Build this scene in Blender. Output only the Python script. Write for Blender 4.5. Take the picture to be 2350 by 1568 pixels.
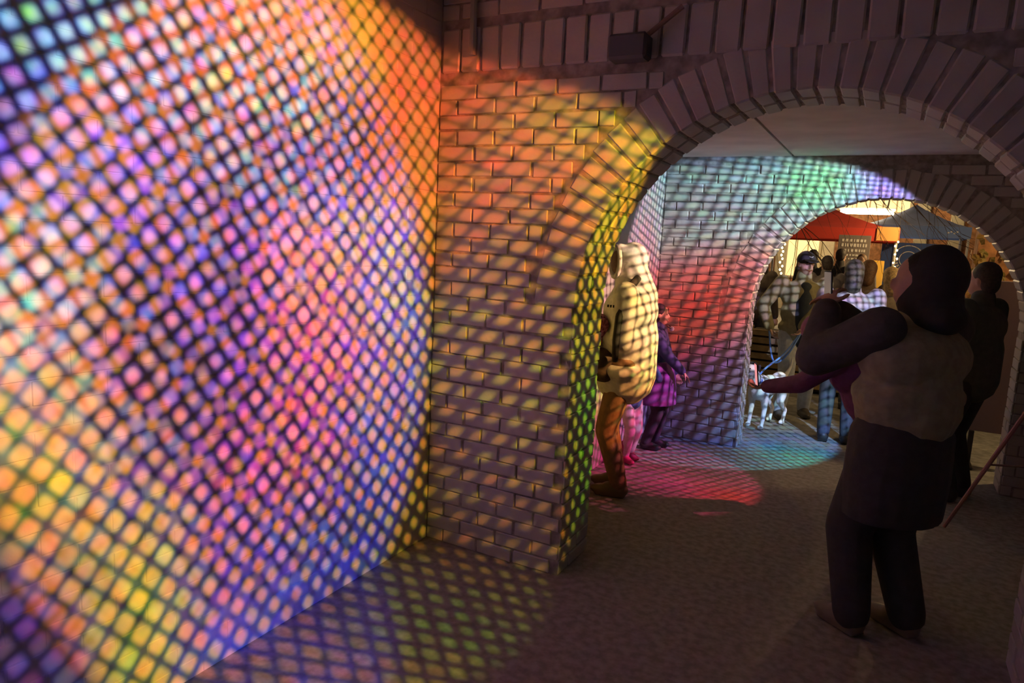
import bpy, bmesh, math, random
from mathutils import Vector, Matrix, Euler
random.seed(7)
S = bpy.context.scene
for o in list(bpy.data.objects):
    bpy.data.objects.remove(o)
COL = S.collection
PI = math.pi

# ------------------------------------------------------------------ camera
CAM_R = Matrix(((0.878, -0.115, 0.464), (0.476, 0.109, -0.873), (0.049, 0.987, 0.150)))
cd = bpy.data.cameras.new('camera'); cd.sensor_width = 36.0; cd.lens = 1598.7/2350*36
cd.clip_start = 0.05; cd.clip_end = 200
cam = bpy.data.objects.new('camera', cd); COL.objects.link(cam)
x = Vector(CAM_R.col[0]).normalized(); z = Vector(CAM_R.col[2]); z = (z - x*z.dot(x)).normalized(); y = z.cross(x)
cam.matrix_world = Matrix(((x.x, y.x, z.x, 0), (x.y, y.y, z.y, 0), (x.z, y.z, z.z, 1.75), (0, 0, 0, 1)))
S.camera = cam
CAMM = cam.matrix_world.inverted()
def project(p):
    q = CAMM @ Vector(p)
    if q.z > -0.1: return None
    return (1175+q.x*1598.7/-q.z, 784-q.y*1598.7/-q.z, -q.z)

# ------------------------------------------------------------------ world, exposure
w = bpy.data.worlds.new('night'); S.world = w; w.use_nodes = True
w.node_tree.nodes['Background'].inputs[0].default_value = (1.0, 0.80, 0.62, 1)
w.node_tree.nodes['Background'].inputs[1].default_value = 0.06
S.view_settings.view_transform = 'Standard'; S.view_settings.look = 'None'
S.view_settings.gamma = 1.0; S.view_settings.use_curve_mapping = False
S.view_settings.exposure = 0.0
S.cycles.use_light_tree = False; S.cycles.max_bounces = 4; S.cycles.diffuse_bounces = 3; S.cycles.glossy_bounces = 2; S.cycles.transmission_bounces = 3

# ------------------------------------------------------------------ projectors (round gobo beams with coloured mesh slides)
def projector(name, loc, aim, energy, rot, pitch, centre, radius, edge, zones, chroma, spread=0.02, noise=0.25, seed=0.0, gamma=2.0, cols=9, softk=.85, fillk=0.0):
    L = bpy.data.lights.new(name, 'SPOT'); L.energy = energy; L.shadow_soft_size = 0.012
    L.spot_size = 2*math.atan(max(abs(centre[0]), abs(centre[1]))+radius+0.1); L.spot_blend = 0.02
    ob = bpy.data.objects.new(name, L); COL.objects.link(ob)
    zz = (Vector(loc)-Vector(aim)).normalized(); xx = Vector((0, 0, 1)).cross(zz).normalized(); yy = zz.cross(xx)
    ob.matrix_world = Matrix(((xx.x, yy.x, zz.x, loc[0]), (xx.y, yy.y, zz.y, loc[1]), (xx.z, yy.z, zz.z, loc[2]), (0, 0, 0, 1)))
    L.use_nodes = True; nt = L.node_tree; N = nt.nodes; K = nt.links; N.clear()
    def math_(op, a, b=None, c=None):
        n = N.new('ShaderNodeMath'); n.operation = op
        for i, v in enumerate((a, b, c)):
            if v is None: continue
            if isinstance(v, (int, float)): n.inputs[i].default_value = v
            else: K.new(v, n.inputs[i])
        return n.outputs[0]
    def vec_(op, a, b=None, s=None):
        n = N.new('ShaderNodeVectorMath'); n.operation = op
        for i, v in enumerate((a, b)):
            if v is None: continue
            if isinstance(v, (tuple, list)): n.inputs[i].default_value = v
            else: K.new(v, n.inputs[i])
        if s is not None:
            if isinstance(s, (int, float)): n.inputs['Scale'].default_value = s
            else: K.new(s, n.inputs['Scale'])
        return n.outputs['Value'] if op in ('DISTANCE', 'DOT_PRODUCT', 'LENGTH') else n.outputs['Vector']
    def ramp_(v, lo, hi):
        n = N.new('ShaderNodeMapRange'); n.interpolation_type = 'SMOOTHSTEP'
        K.new(v, n.inputs[0])
        for i, q in ((1, lo), (2, hi)):
            if isinstance(q, (int, float)): n.inputs[i].default_value = q
            else: K.new(q, n.inputs[i])
        return n.outputs[0]
    tc = N.new('ShaderNodeTexCoord'); sp = N.new('ShaderNodeSeparateXYZ'); K.new(tc.outputs['Normal'], sp.inputs[0])
    u = math_('DIVIDE', sp.outputs[0], sp.outputs[2]); v = math_('DIVIDE', sp.outputs[1], sp.outputs[2])
    cb = N.new('ShaderNodeCombineXYZ'); K.new(u, cb.inputs[0]); K.new(v, cb.inputs[1]); cb.inputs[2].default_value = seed
    uv = cb.outputs[0]
    # the slide's colours: a few colour ramps across the beam, blended from one to the next
    def idw(pu, pv):
        acc = [0.0]*5; ws = 0.0
        for (zu, zv, c, gain, fl, sf) in zones:
            g_ = ((zu-pu)**2+(zv-pv)**2+spread*spread)**-gamma; ws += g_
            for k in range(3): acc[k] += g_*c[k]*gain
            acc[3] += g_*(fl+fillk); acc[4] += g_*sf
        return [q/ws for q in acc]
    NC, NR = cols, 12
    u0, u1 = centre[0]-radius, centre[0]+radius; v0, v1 = centre[1]-radius, centre[1]+radius
    vn = ramp_(v, v0, v1); vn.node.interpolation_type = 'LINEAR'
    colr = None; fill = None; softs = []
    for i in range(NC):
        pu = u0+(u1-u0)*i/(NC-1)
        r = N.new('ShaderNodeValToRGB'); K.new(vn, r.inputs[0]); el = r.color_ramp.elements
        while len(el) < NR: el.new(.5)
        for j in range(NR):
            q = idw(pu, v0+(v1-v0)*j/(NR-1)); softs.append(q[4])
            el[j].position = j/(NR-1); el[j].color = (q[0]/1.4, q[1]/1.4, q[2]/1.4, q[3])
        if colr is None: colr, fill = r.outputs[0], r.outputs[1]; continue
        f = ramp_(u, pu-(u1-u0)/(NC-1), pu)
        mx = N.new('ShaderNodeMix'); mx.data_type = 'VECTOR'; K.new(f, mx.inputs[0]); K.new(colr, mx.inputs[4]); K.new(r.outputs[0], mx.inputs[5]); colr = mx.outputs[1]
        mf = N.new('ShaderNodeMix'); mf.data_type = 'FLOAT'; K.new(f, mf.inputs[0]); K.new(fill, mf.inputs[2]); K.new(r.outputs[1], mf.inputs[3]); fill = mf.outputs[0]
    soft = softk*sum(softs)/len(softs)
    cr, sr = math.cos(rot)/pitch, math.sin(rot)/pitch
    px = vec_('DOT_PRODUCT', uv, (cr, sr, 0)); py = vec_('DOT_PRODUCT', uv, (-sr, cr, 0))
    fx = math_('ABSOLUTE', math_('SUBTRACT', math_('FRACT', px), 0.5)); fy = math_('ABSOLUTE', math_('SUBTRACT', math_('FRACT', py), 0.5))
    g = math_('POWER', math_('ADD', math_('POWER', fx, 4.0), math_('POWER', fy, 4.0)), 0.25)
    # cell-by-cell variation of colour and size, and finer mottling inside the cells
    cell = N.new('ShaderNodeCombineXYZ'); K.new(math_('FLOOR', px), cell.inputs[0]); K.new(math_('FLOOR', py), cell.inputs[1])
    wn = N.new('ShaderNodeTexWhiteNoise'); wn.noise_dimensions = '3D'; K.new(cell.outputs[0], wn.inputs['Vector'])
    nz = N.new('ShaderNodeTexNoise'); nz.inputs['Scale'].default_value = 1.7/pitch; nz.inputs['Detail'].default_value = 0
    K.new(uv, nz.inputs['Vector'])
    var = vec_('ADD', vec_('SCALE', vec_('SUBTRACT', wn.outputs['Color'], (.5, .5, .5)), s=noise*1.4), vec_('SCALE', vec_('SUBTRACT', nz.outputs['Color'], (.5, .5, .5)), s=noise*2.2))
    sv = N.new('ShaderNodeSeparateXYZ'); K.new(var, sv.inputs[0]); sc = N.new('ShaderNodeSeparateXYZ'); K.new(colr, sc.inputs[0])
    ap = ramp_(vec_('DISTANCE', uv, (centre[0], centre[1], seed)), radius+edge, radius-edge)
    outs = []
    for k in range(3):
        fk = math_('SUBTRACT', fill, chroma[k])
        m = ramp_(g, math_('ADD', fk, soft), math_('ADD', fk, -soft))
        m = math_('ADD', m, 0.008)
        amp = math_('MAXIMUM', math_('ADD', sv.outputs[k], 1.0), 0.15)
        outs.append(math_('MULTIPLY', math_('MULTIPLY', math_('MULTIPLY', sc.outputs[k], m), amp), ap))
    cc = N.new('ShaderNodeCombineXYZ')
    for k in range(3): K.new(outs[k], cc.inputs[k])
    em = N.new('ShaderNodeEmission'); K.new(cc.outputs[0], em.inputs[0]); em.inputs[1].default_value = 1.4
    out = N.new('ShaderNodeOutputLight'); K.new(em.outputs[0], out.inputs[0])
    return ob

OR = (1, .22, .035); YE = (1, .58, .03); RE = (1, .13, .04); GN = (.32, .72, .03); OY = (1, .38, .03); DR = (.5, .04, .02)
projector('projector_warm', (1.95, .93, 2.7), (-1.9, 2.6, 1.3), 1600, math.radians(54.3), .0182, (.05, 0), .352, .014, [
 (0.169,-0.278,OR,1.1,0.46,0.06), (0.081,-0.279,OY,1.1,0.47,0.05), (-0.030,-0.263,RE,1.2,0.47,0.05), (-0.055,-0.172,OR,1.2,0.44,0.06),
 (0.042,-0.196,OR,.9,0.34,0.08), (0.144,-0.175,OR,.5,0.3,0.08), (0.255,-0.181,OR,.6,0.4,0.1), (-0.001,-0.082,YE,1.2,0.34,0.06),
 (0.109,-0.104,OR,1.2,0.38,0.07), (0.206,-0.055,OR,.5,0.28,0.08), (0.315,-0.091,OY,.65,0.4,0.1), (0.076,0.000,OR,1.2,0.36,0.06),
 (-0.046,0.043,OY,1.1,0.36,0.06), (0.236,0.028,OR,.5,0.27,0.08), (0.319,0.019,OR,.75,0.4,0.1), (0.332,0.074,OY,1.1,0.4,0.07),
 (0.232,0.108,OR,.6,0.27,0.08), (0.294,0.140,YE,1.1,0.41,0.06), (0.126,0.106,OR,1,0.32,0.07), (-0.021,0.139,OY,1,0.33,0.07),
 (0.193,0.188,OR,.9,0.32,0.07), (0.254,0.210,YE,1,0.4,0.07), (0.347,0.197,DR,1,0.42,0.1), (0.068,0.209,OY,.7,0.26,0.08),
 (-0.116,-0.267,RE,1,0.46,0.06), (-0.115,-0.170,OR,1.2,0.44,0.06), (-0.161,-0.157,OR,1.2,0.45,0.06), (-0.204,-0.194,YE,1,0.44,0.06),
 (-0.114,-0.070,OR,1,0.35,0.06), (-0.159,-0.040,OY,.8,0.29,0.06), (-0.273,-0.111,YE,1.3,0.42,0.06), (-0.218,-0.010,YE,1,0.33,0.08),
 (-0.215,0.091,GN,.8,0.26,0.1), (-0.213,0.215,GN,.6,0.24,0.1), (-0.099,-0.007,YE,.8,0.29,0.06), (-0.127,0.072,OY,.7,0.25,0.06),
 (-0.112,0.137,OY,.5,0.25,0.06), (-0.140,0.221,OR,.4,0.24,0.06), (0.046,0.262,GN,.5,0.3,0.08), (0.091,0.307,OY,.6,0.4,0.08), (-0.017,0.297,GN,.35,0.28,0.08)],
 (.03, .0, .05), cols=11, noise=.3)
WH = (.75, .8, .9); BL = (.12, .2, 1); PU = (.45, .2, .95); MG = (1, .08, .55); CY = (.45, .8, .85); PK = (1, .35, .6); DB = (.02, .06, .75); GR = (.3, .5, .03); VI = (.3, .2, 1)
projector('projector_cool', (2.0, .75, 2.55), (-2.19, 1.9, 1.35), 1150, math.radians(31), .0165, (.184, 0), .42, .02, [
 (0.173,-0.204,CY,1,0.34,0.14), (0.179,-0.132,PU,1,0.36,0.14), (0.121,-0.190,WH,1,0.34,0.14), (0.048,-0.174,WH,1,0.36,0.14),
 (-0.017,-0.233,WH,.9,0.32,0.14), (-0.113,-0.305,MG,1,0.42,0.14), (0.168,-0.058,WH,1.1,0.36,0.14), (0.118,-0.105,PU,1,0.36,0.14),
 (-0.026,-0.159,CY,1,0.4,0.1), (-0.111,-0.136,VI,1,0.42,0.1), (-0.161,-0.218,BL,.4,0.34,0.1), (0.020,-0.075,PU,1,0.36,0.12),
 (-0.065,-0.050,(1,.2,.55),1.1,0.44,0.1), (-0.015,-0.010,MG,.9,0.38,0.12), (-0.172,-0.063,PU,1,0.46,0.1), (-0.227,0.010,BL,.9,0.47,0.1),
 (0.174,0.001,WH,.9,0.38,0.14), (0.088,-0.017,PU,.8,0.34,0.12), (0.050,0.052,PU,.8,0.34,0.12), (0.122,0.046,PK,.8,0.34,0.14),
 (0.163,0.107,GR,.35,0.6,0.1), (0.188,0.069,GR,.35,0.6,0.1), (-0.075,0.063,MG,.9,0.42,0.1), (-0.150,0.135,BL,.8,0.44,0.1),
 (-0.014,0.125,MG,.8,0.4,0.1), (0.051,0.149,PU,.7,0.34,0.12), (0.123,0.171,GR,.3,0.55,0.12), (-0.037,0.198,BL,.7,0.4,0.12),
 (-0.149,0.200,DB,.8,0.45,0.1), (0.180,0.198,(.6,.15,.8),.35,0.36,0.14), (0.107,0.239,GR,.2,0.5,0.1), (0.019,0.279,DB,.9,0.6,0.1), (-0.077,0.266,DB,.6,0.55,0.1)],
 (.06, .05, 0), noise=.6, cols=11, seed=.37)
R2 = (1, .045, .02); W2 = (.6, .8, .85)
projector('projector_teal', (.85, 4.9, 2.35), (-1.0, 6.4, 1.3), 720, math.radians(-8), .026, (.05, .03), .555, .02, [
 (0.240,-0.442,(.08,.3,.85),.9,0.44,0.08), (0.121,-0.408,CY,1,0.45,0.08), (-0.030,-0.385,(.3,.9,.45),1,0.44,0.08), (-0.172,-0.379,(.35,.25,1),.9,0.42,0.08),
 (0.178,-0.212,W2,.9,0.46,0.08), (0.094,-0.118,W2,1,0.46,0.08), (0.364,-0.248,(.9,.4,.5),1,0.45,0.06), (0.369,-0.382,W2,.8,0.44,0.06),
 (0.189,-0.084,R2,1.2,0.47,0.08), (.165,-.02,R2,1.2,.46,.08), (.215,-.15,R2,1.1,.46,.08), (.15,.13,(1,.22,.03),.9,.40,.1), (0.132,0.073,R2,1,0.45,0.1), (0.093,0.043,W2,.8,0.42,0.1), (0.153,0.211,(.10,.10,.8),.6,0.34,0.14),
 (0.086,0.255,(.4,.5,.6),.7,0.36,0.12), (0.090,0.344,(.08,.12,.8),.6,0.38,0.12), (-0.025,0.507,(.03,.6,.55),1.3,0.46,0.06),
 (-0.152,0.389,(.03,.2,1),1.3,0.6,0.06), (-0.185,0.299,(.55,.8,.9),1.3,0.46,0.06)],
 (.02, .01, 0), cols=6, softk=.55, fillk=-.05, spread=.025, noise=.2, seed=.71)
projector('projector_red', (.85, 5.05, 2.2), (-1.5, 5.5, .6), 480, math.radians(-12), .022, (.17, .08), .34, .02, [
 (0.110,0.185,(1,.03,.35),1,0.45,0.08), (0.168,0.248,(1,.03,.3),1.2,0.47,0.08), (0.166,0.330,(1,.06,.03),1.2,0.46,0.08), (0.396,0.228,(.6,.2,.1),.4,0.3,0.1),
 (0.435,0.286,(.8,.03,.4),.5,0.6,0.1), (-0.046,0.258,(.9,.12,.3),.7,0.36,0.1), (-0.252,-0.307,R2,.8,0.47,0.1), (-0.219,0.016,(.25,.15,.9),.8,0.36,0.1),
 (-0.264,-0.072,(1,.2,.03),.9,0.36,0.1), (0.449,-0.265,(1,.35,.3),1,0.44,0.06), (0.402,-0.089,(.7,.9,.1),.9,0.3,0.06)],
 (.0, .02, 0), cols=5, softk=.55, fillk=-.05, spread=.05, noise=.2, seed=.13)

projector('projector_gold', (.95, 4.15, 2.3), (-1.5, 4.5, 1.15), 680, math.radians(4), .026, (0, 0), .235, .02, [
 (0.0, -.2, (1, .62, .38), 1.1, .43, .06), (-.12, -.1, (1, .45, .40), 1.1, .43, .06), (.12, -.1, (1, .60, .16), 1.0, .40, .06), (0, 0, (1, .62, .25), 1.0, .41, .06),
 (-.15, .05, (.75, .9, .12), .9, .33, .06), (.1, .15, (1, .35, .06), .8, .38, .06), (-.1, .2, (.9, .12, .06), .6, .40, .06)], (.0, .0, 0), cols=5, spread=.05, noise=.15, seed=.53)

# ------------------------------------------------------------------ materials
MATS = {}
def mat(name, col, rough=.7, bump=0.0, bscale=60, var=0.0, vscale=8, emit=None, estr=1.0, metal=0.0, spec=.5, col2=None, detail=2, alpha=None):
    if name in MATS: return MATS[name]
    m = bpy.data.materials.new(name); m.use_nodes = True; nt = m.node_tree; b = nt.nodes['Principled BSDF']
    b.inputs['Base Color'].default_value = (*col, 1); b.inputs['Roughness'].default_value = rough; b.inputs['Metallic'].default_value = metal
    b.inputs['Specular IOR Level'].default_value = spec
    tc = nt.nodes.new('ShaderNodeTexCoord'); geo = nt.nodes.new('ShaderNodeNewGeometry')
    if var or col2:
        n = nt.nodes.new('ShaderNodeTexNoise'); n.inputs['Scale'].default_value = vscale; n.inputs['Detail'].default_value = detail
        nt.links.new(geo.outputs['Position'], n.inputs['Vector'])
        r = nt.nodes.new('ShaderNodeValToRGB'); nt.links.new(n.outputs['Fac'], r.inputs[0])
        c2 = col2 if col2 else tuple(c*(1-var) for c in col); c1 = col if col2 else tuple(min(1, c*(1+var)) for c in col)
        r.color_ramp.elements[0].position = .35; r.color_ramp.elements[1].position = .65
        r.color_ramp.elements[0].color = (*c2, 1); r.color_ramp.elements[1].color = (*c1, 1)
        nt.links.new(r.outputs[0], b.inputs['Base Color'])
    if bump:
        n = nt.nodes.new('ShaderNodeTexNoise'); n.inputs['Scale'].default_value = bscale; n.inputs['Detail'].default_value = 2
        nt.links.new(geo.outputs['Position'], n.inputs['Vector'])
        bp = nt.nodes.new('ShaderNodeBump'); bp.inputs['Strength'].default_value = 1.0; bp.inputs['Distance'].default_value = bump
        nt.links.new(n.outputs['Fac'], bp.inputs['Height']); nt.links.new(bp.outputs[0], b.inputs['Normal'])
    if emit:
        m.cycles.emission_sampling = 'NONE' if estr < 10 else 'AUTO'
        b.inputs['Emission Color'].default_value = (*emit, 1); b.inputs['Emission Strength'].default_value = estr
    if alpha is not None: b.inputs['Alpha'].default_value = alpha
    MATS[name] = m
    return m

M_paint = mat('painted_brick', (.46, .43, .40), .45, .0022, 42, .06, 5)
M_plaster = mat('painted_plaster', (.50, .48, .46), .38, .0025, 36, .05, 4)
M_mortar = mat('dark_mortar', (.29, .26, .235), .9, .002, 60, .3, 20)  # backing between the bricks, darker than their paint so the joints show
M_floor = mat('asphalt', (.25, .23, .21), .8, .0005, 200, .22, 24)
M_pave = mat('courtyard_paving', (.20, .19, .17), .8, .003, 60, .25, 14)
M_ceil = mat('ceiling_board', (.74, .72, .70), .7, .001, 30, .1, 3)
M_dark = mat('dark_metal', (.02, .02, .022), .5)
M_skin = mat('skin', (.55, .33, .24), .55, .0004, 200, .08, 20)

# ------------------------------------------------------------------ mesh helpers
def tag(o, label=None, cat=None, group=None, kind=None):
    if label: o['label'] = label
    if cat: o['category'] = cat
    if group: o['group'] = group
    if kind: o['kind'] = kind
    return o
def empty(name, loc=(0, 0, 0), rz=0.0):
    o = bpy.data.objects.new(name, None); o.empty_display_size = .1; COL.objects.link(o); o.location = loc; o.rotation_euler = (0, 0, rz)
    return o
def link(name, me, m=None, parent=None, smooth=False):
    if m is not None and not me.materials: me.materials.append(m)
    if smooth:
        me.polygons.foreach_set('use_smooth', [True]*len(me.polygons))
    o = bpy.data.objects.new(name, me); COL.objects.link(o)
    if parent is not None: o.parent = parent
    return o
class MB:
    def __init__(s): s.v = []; s.f = []
    def add(s, vs, fs, M=None):
        n = len(s.v)
        s.v += [tuple(M @ Vector(p)) if M is not None else tuple(p) for p in vs]
        s.f += [tuple(i+n for i in f) for f in fs]
        return s
    def box(s, lo, hi, M=None):
        (a, b, c), (d, e, f) = lo, hi
        return s.add([(a,b,c),(d,b,c),(d,e,c),(a,e,c),(a,b,f),(d,b,f),(d,e,f),(a,e,f)], [(0,3,2,1),(4,5,6,7),(0,1,5,4),(1,2,6,5),(2,3,7,6),(3,0,4,7)], M)
    def tube(s, pts, rad, n=8, cap=True):
        pts = [Vector(p) for p in pts]; rads = rad if isinstance(rad, (list, tuple)) else [rad]*len(pts)
        base = len(s.v); up = None
        for i, p in enumerate(pts):
            d = (pts[min(i+1, len(pts)-1)]-pts[max(i-1, 0)]).normalized()
            if up is None: up = Vector((0, 0, 1)) if abs(d.z) < .9 else Vector((1, 0, 0))
            a = d.cross(up).normalized(); b = a.cross(d).normalized(); up = b
            for k in range(n):
                t = 2*PI*k/n; s.v.append(tuple(p+(a*math.cos(t)+b*math.sin(t))*rads[i]))
        for i in range(len(pts)-1):
            for k in range(n):
                s.f.append((base+i*n+k, base+i*n+(k+1) % n, base+(i+1)*n+(k+1) % n, base+(i+1)*n+k))
        if cap:
            s.f.append(tuple(base+k for k in reversed(range(n)))); e = base+(len(pts)-1)*n; s.f.append(tuple(e+k for k in range(n)))
        return s
    def ell(s, c, r, R=None, nu=14, nv=9):
        base = len(s.v); c = Vector(c)
        def P(x, y, z):
            q = Vector((x*r[0], y*r[1], z*r[2])); q = R @ q if R is not None else q
            s.v.append(tuple(c+q))
        P(0, 0, 1)
        for j in range(1, nv):
            t = PI*j/nv
            for k in range(nu):
                a = 2*PI*k/nu; P(math.sin(t)*math.cos(a), math.sin(t)*math.sin(a), math.cos(t))
        P(0, 0, -1); last = len(s.v)-1
        for k in range(nu): s.f.append((base, base+1+k, base+1+(k+1) % nu))
        for j in range(nv-2):
            for k in range(nu):
                a = base+1+j*nu; s.f.append((a+k, a+nu+k, a+nu+(k+1) % nu, a+(k+1) % nu))
        a = base+1+(nv-2)*nu
        for k in range(nu): s.f.append((a+k, last, a+(k+1) % nu))
        return s
    def cap(s, p0, p1, r0, r1, n=12):
        p0, p1 = Vector(p0), Vector(p1); d = (p1-p0)
        if d.length < 1e-5: return s.ell(p0, (r0, r0, r0))
        d = d.normalized()
        pts = []; rads = []
        for k in range(4):
            t = PI/2*(1-k/3.); pts.append(p0-d*r0*math.sin(t)); rads.append(max(r0*math.cos(t), r0*.02))
        for k in range(4):
            t = PI/2*k/3.; pts.append(p1+d*r1*math.sin(t)); rads.append(max(r1*math.cos(t), r1*.02))
        return s.tube(pts, rads, n)
    def mesh(s, name):
        me = bpy.data.meshes.new(name); me.from_pydata(s.v, [], s.f); me.validate(); me.update(); return me
    def build(s, name, m, parent=None, smooth=False): return link(name, s.mesh(name), m, parent, smooth)
    def blob(s, name, m, parent=None, voxel=.012, it=6):
        """voxel-fuse all the pieces into one continuous smooth surface"""
        me = s.mesh(name); o = bpy.data.objects.new('tmp', me); COL.objects.link(o)
        r = o.modifiers.new('r', 'REMESH'); r.mode = 'VOXEL'; r.voxel_size = voxel
        sm = o.modifiers.new('s', 'SMOOTH'); sm.factor = .5; sm.iterations = it
        dg = bpy.context.evaluated_depsgraph_get(); dg.update()
        me2 = bpy.data.meshes.new_from_object(o.evaluated_get(dg)); bpy.data.objects.remove(o)
        me2.name = name; me2.materials.clear()
        return link(name, me2, m, parent, True)
def bevel_box(lo, hi, off, jit=0.0, rnd=random):
    bm = bmesh.new(); bmesh.ops.create_cube(bm, size=1)
    for v in bm.verts:
        for k in range(3): v.co[k] = lo[k] if v.co[k] < 0 else hi[k]
        v.co.x += rnd.uniform(-jit, jit); v.co.z += rnd.uniform(-jit, jit); v.co.y += rnd.uniform(-jit, jit)*.5
    bmesh.ops.bevel(bm, geom=bm.edges[:], offset=off, segments=1, affect='EDGES', profile=.6)
    return bm
def bevelled(name, lo, hi, off, m, parent=None, jit=0.0):
    bm = bevel_box(lo, hi, off, jit); me = bpy.data.meshes.new(name); bm.to_mesh(me); bm.free()
    return link(name, me, m, parent)

# ------------------------------------------------------------------ structure
def struct(name, mb, m, label=None, cat='wall'):
    o = mb.build(name, m); tag(o, label, cat, kind='structure'); return o
YW1, T1 = 3.167, .38; CX1, CZ1, R1 = -.35, 1.41, 1.0
YW2, T2 = 6.207, .28; CX2, CZ2, R2_ = -.055, 1.22, .97
wall_left = struct('wall_left', MB().box((-2.60, -2.5, 0), (-2.19, YW1+.1, 3.1)), M_plaster, 'long painted brick wall covered in projected dots of light')
struct('wall_right', MB().box((2.4, -2.5, 0), (2.7, YW1, 3.1)), M_plaster, 'painted wall on the dark right side of the passage')
struct('wall_left_far', MB().box((-2.3, YW1+T1, 0), (-1.84, YW2, 2.5)), M_plaster, 'narrow painted side wall behind the white hooded coat')
struct('wall_right_far', MB().box((1.5, YW1+T1, 0), (1.8, YW2, 2.5)), M_plaster, 'dark side wall right of the second chamber')
struct('floor', MB().box((-2.7, -2.6, -.1), (2.7, YW2+T2+.05, 0)), M_floor, 'dark asphalt floor of the passage', 'floor')
struct('ceiling', MB().box((-2.6, -2.5, 3.1), (2.7, YW1+T1, 3.25)), M_ceil, 'dark ceiling over the near chamber', 'ceiling')
ceil2 = struct('ceiling_far', MB().box((-2.3, YW1+T1, 2.53), (1.8, YW2, 2.7)), M_ceil, 'pale boarded ceiling seen through the near arch', 'ceiling')
for i, (a, b) in enumerate(((-2.0, -.80), (-.79, .55), (.56, 1.5))):
    bevelled('ceiling_panel', (a, YW1+T1+.01, 2.502), (b-.006, YW2-.005, 2.53), .003, M_ceil, ceil2)
def arch_wall(name, x0, x1, z1, y0, T, cx, cz, R, label):
    mb = MB(); n = 36
    mb.box((x0, y0, 0), (cx-R, y0+T, z1)); mb.box((cx+R, y0, 0), (x1, y0+T, z1))
    for i in range(n):
        a, b = PI-PI*i/n, PI-PI*(i+1)/n
        xa, za, xb, zb = cx+R*math.cos(a), cz+R*math.sin(a), cx+R*math.cos(b), cz+R*math.sin(b)
        mb.add([(xa,y0,za),(xb,y0,zb),(xb,y0,z1),(xa,y0,z1),(xa,y0+T,za),(xb,y0+T,zb),(xb,y0+T,z1),(xa,y0+T,z1)],
               [(0,1,2,3),(5,4,7,6),(0,4,5,1),(3,2,6,7)])
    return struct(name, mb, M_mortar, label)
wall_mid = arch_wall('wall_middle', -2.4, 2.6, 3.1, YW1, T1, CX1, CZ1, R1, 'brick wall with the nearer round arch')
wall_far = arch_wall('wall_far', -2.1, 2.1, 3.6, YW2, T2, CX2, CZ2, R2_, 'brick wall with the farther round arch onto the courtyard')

# bricks ----------------------------------------------------------------------
PIT, BL_, CO, BH = .226, .2165, .0785, .070
rb = random.Random(3)
def brick_mesh(i, jit=.0028, off=.0036):
    bm = bevel_box((-BL_/2, -.008, -BH/2), (BL_/2, .03, BH/2), off, jit, rb); me = bpy.data.meshes.new('brick'); bm.to_mesh(me); bm.free()
    me.materials.append(M_paint); return me
BRICKS = [brick_mesh(i) for i in range(10)]
SMOOTHB = []
for i in range(6):
    bm = bevel_box((-.1105, -.0024, -.0372), (.1105, .02, .0372), .0022, .0008, rb); me = bpy.data.meshes.new('brick'); bm.to_mesh(me); bm.free()
    me.materials.append(M_plaster); SMOOTHB.append(me)
def place(wall, name, items, limit, extra='brick_field'):
    """items: (mesh, matrix). The pieces that show largest become objects; the rest are joined."""
    ranked = []
    for me, M in items:
        q = project(M.translation); s = 0
        if q and -80 < q[0] < 2430 and -60 < q[1] < 1630: s = 1/q[2]
        ranked.append((s, me, M))
    ranked.sort(key=lambda t: -t[0])
    for s, me, M in ranked[:limit]:
        o = bpy.data.objects.new(name, me); COL.objects.link(o); o.parent = wall; o.matrix_world = M
    rest = ranked[limit:]
    if rest:
        mb = MB()
        for s, me, M in rest:
            mb.add([v.co for v in me.vertices], [tuple(p.vertices) for p in me.polygons], M)
        o = mb.build(extra, rest[0][1].materials[0], wall); o['kind'] = 'stuff'
def rowfill(x0, x1, row, first):
    """running bond between two ends: list of (centre, length)"""
    out = []; x = first + (0 if row % 2 else -PIT/2)
    while x < x0-PIT: x += PIT
    while x < x1:
        a, b = max(x, x0), min(x+PIT, x1)
        if b-a > .05: out.append(((a+b)/2, b-a-.013))
        x += PIT
    return out
def face_bricks(x0, x1, z1, y0, cx, cz, R, ring, skip=None):
    items = []; row = 0
    while (row+1)*CO <= z1:
        zc = (row+.5)*CO; spans = []
        rr = R+ring
        if zc < cz-.02: cut = R+.0
        else:
            h = zc-cz; cut = math.sqrt(rr*rr-h*h)+.02 if abs(h) < rr else 0
        if zc < cz-.02: spans = [(x0, cx-cut), (cx+cut, x1)]
        elif cut: spans = [(x0, cx-cut), (cx+cut, x1)]
        else: spans = [(x0, x1)]
        for a, b in spans:
            for c, l in rowfill(a, b, row, x0):
                if skip and skip(c, zc): continue
                M = Matrix.Translation((c+rb.uniform(-.002, .002), y0+rb.uniform(-.003, .004), zc+rb.uniform(-.002, .002))) @ Matrix.Rotation(rb.uniform(-.012, .012), 4, 'Y') @ Matrix.Diagonal((l/BL_, 1, rb.uniform(.96, 1.03), 1))
                items.append((rb.choice(BRICKS), M))
        row += 1
    return items
SOL0, SOL1 = 2.56, 2.79
it = face_bricks(-2.185, 1.2, 3.1, YW1, CX1, CZ1, R1, .225, lambda x, zc: SOL0-.03 < zc < SOL1+.03)
place(wall_mid, 'brick', it, 290)
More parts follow.
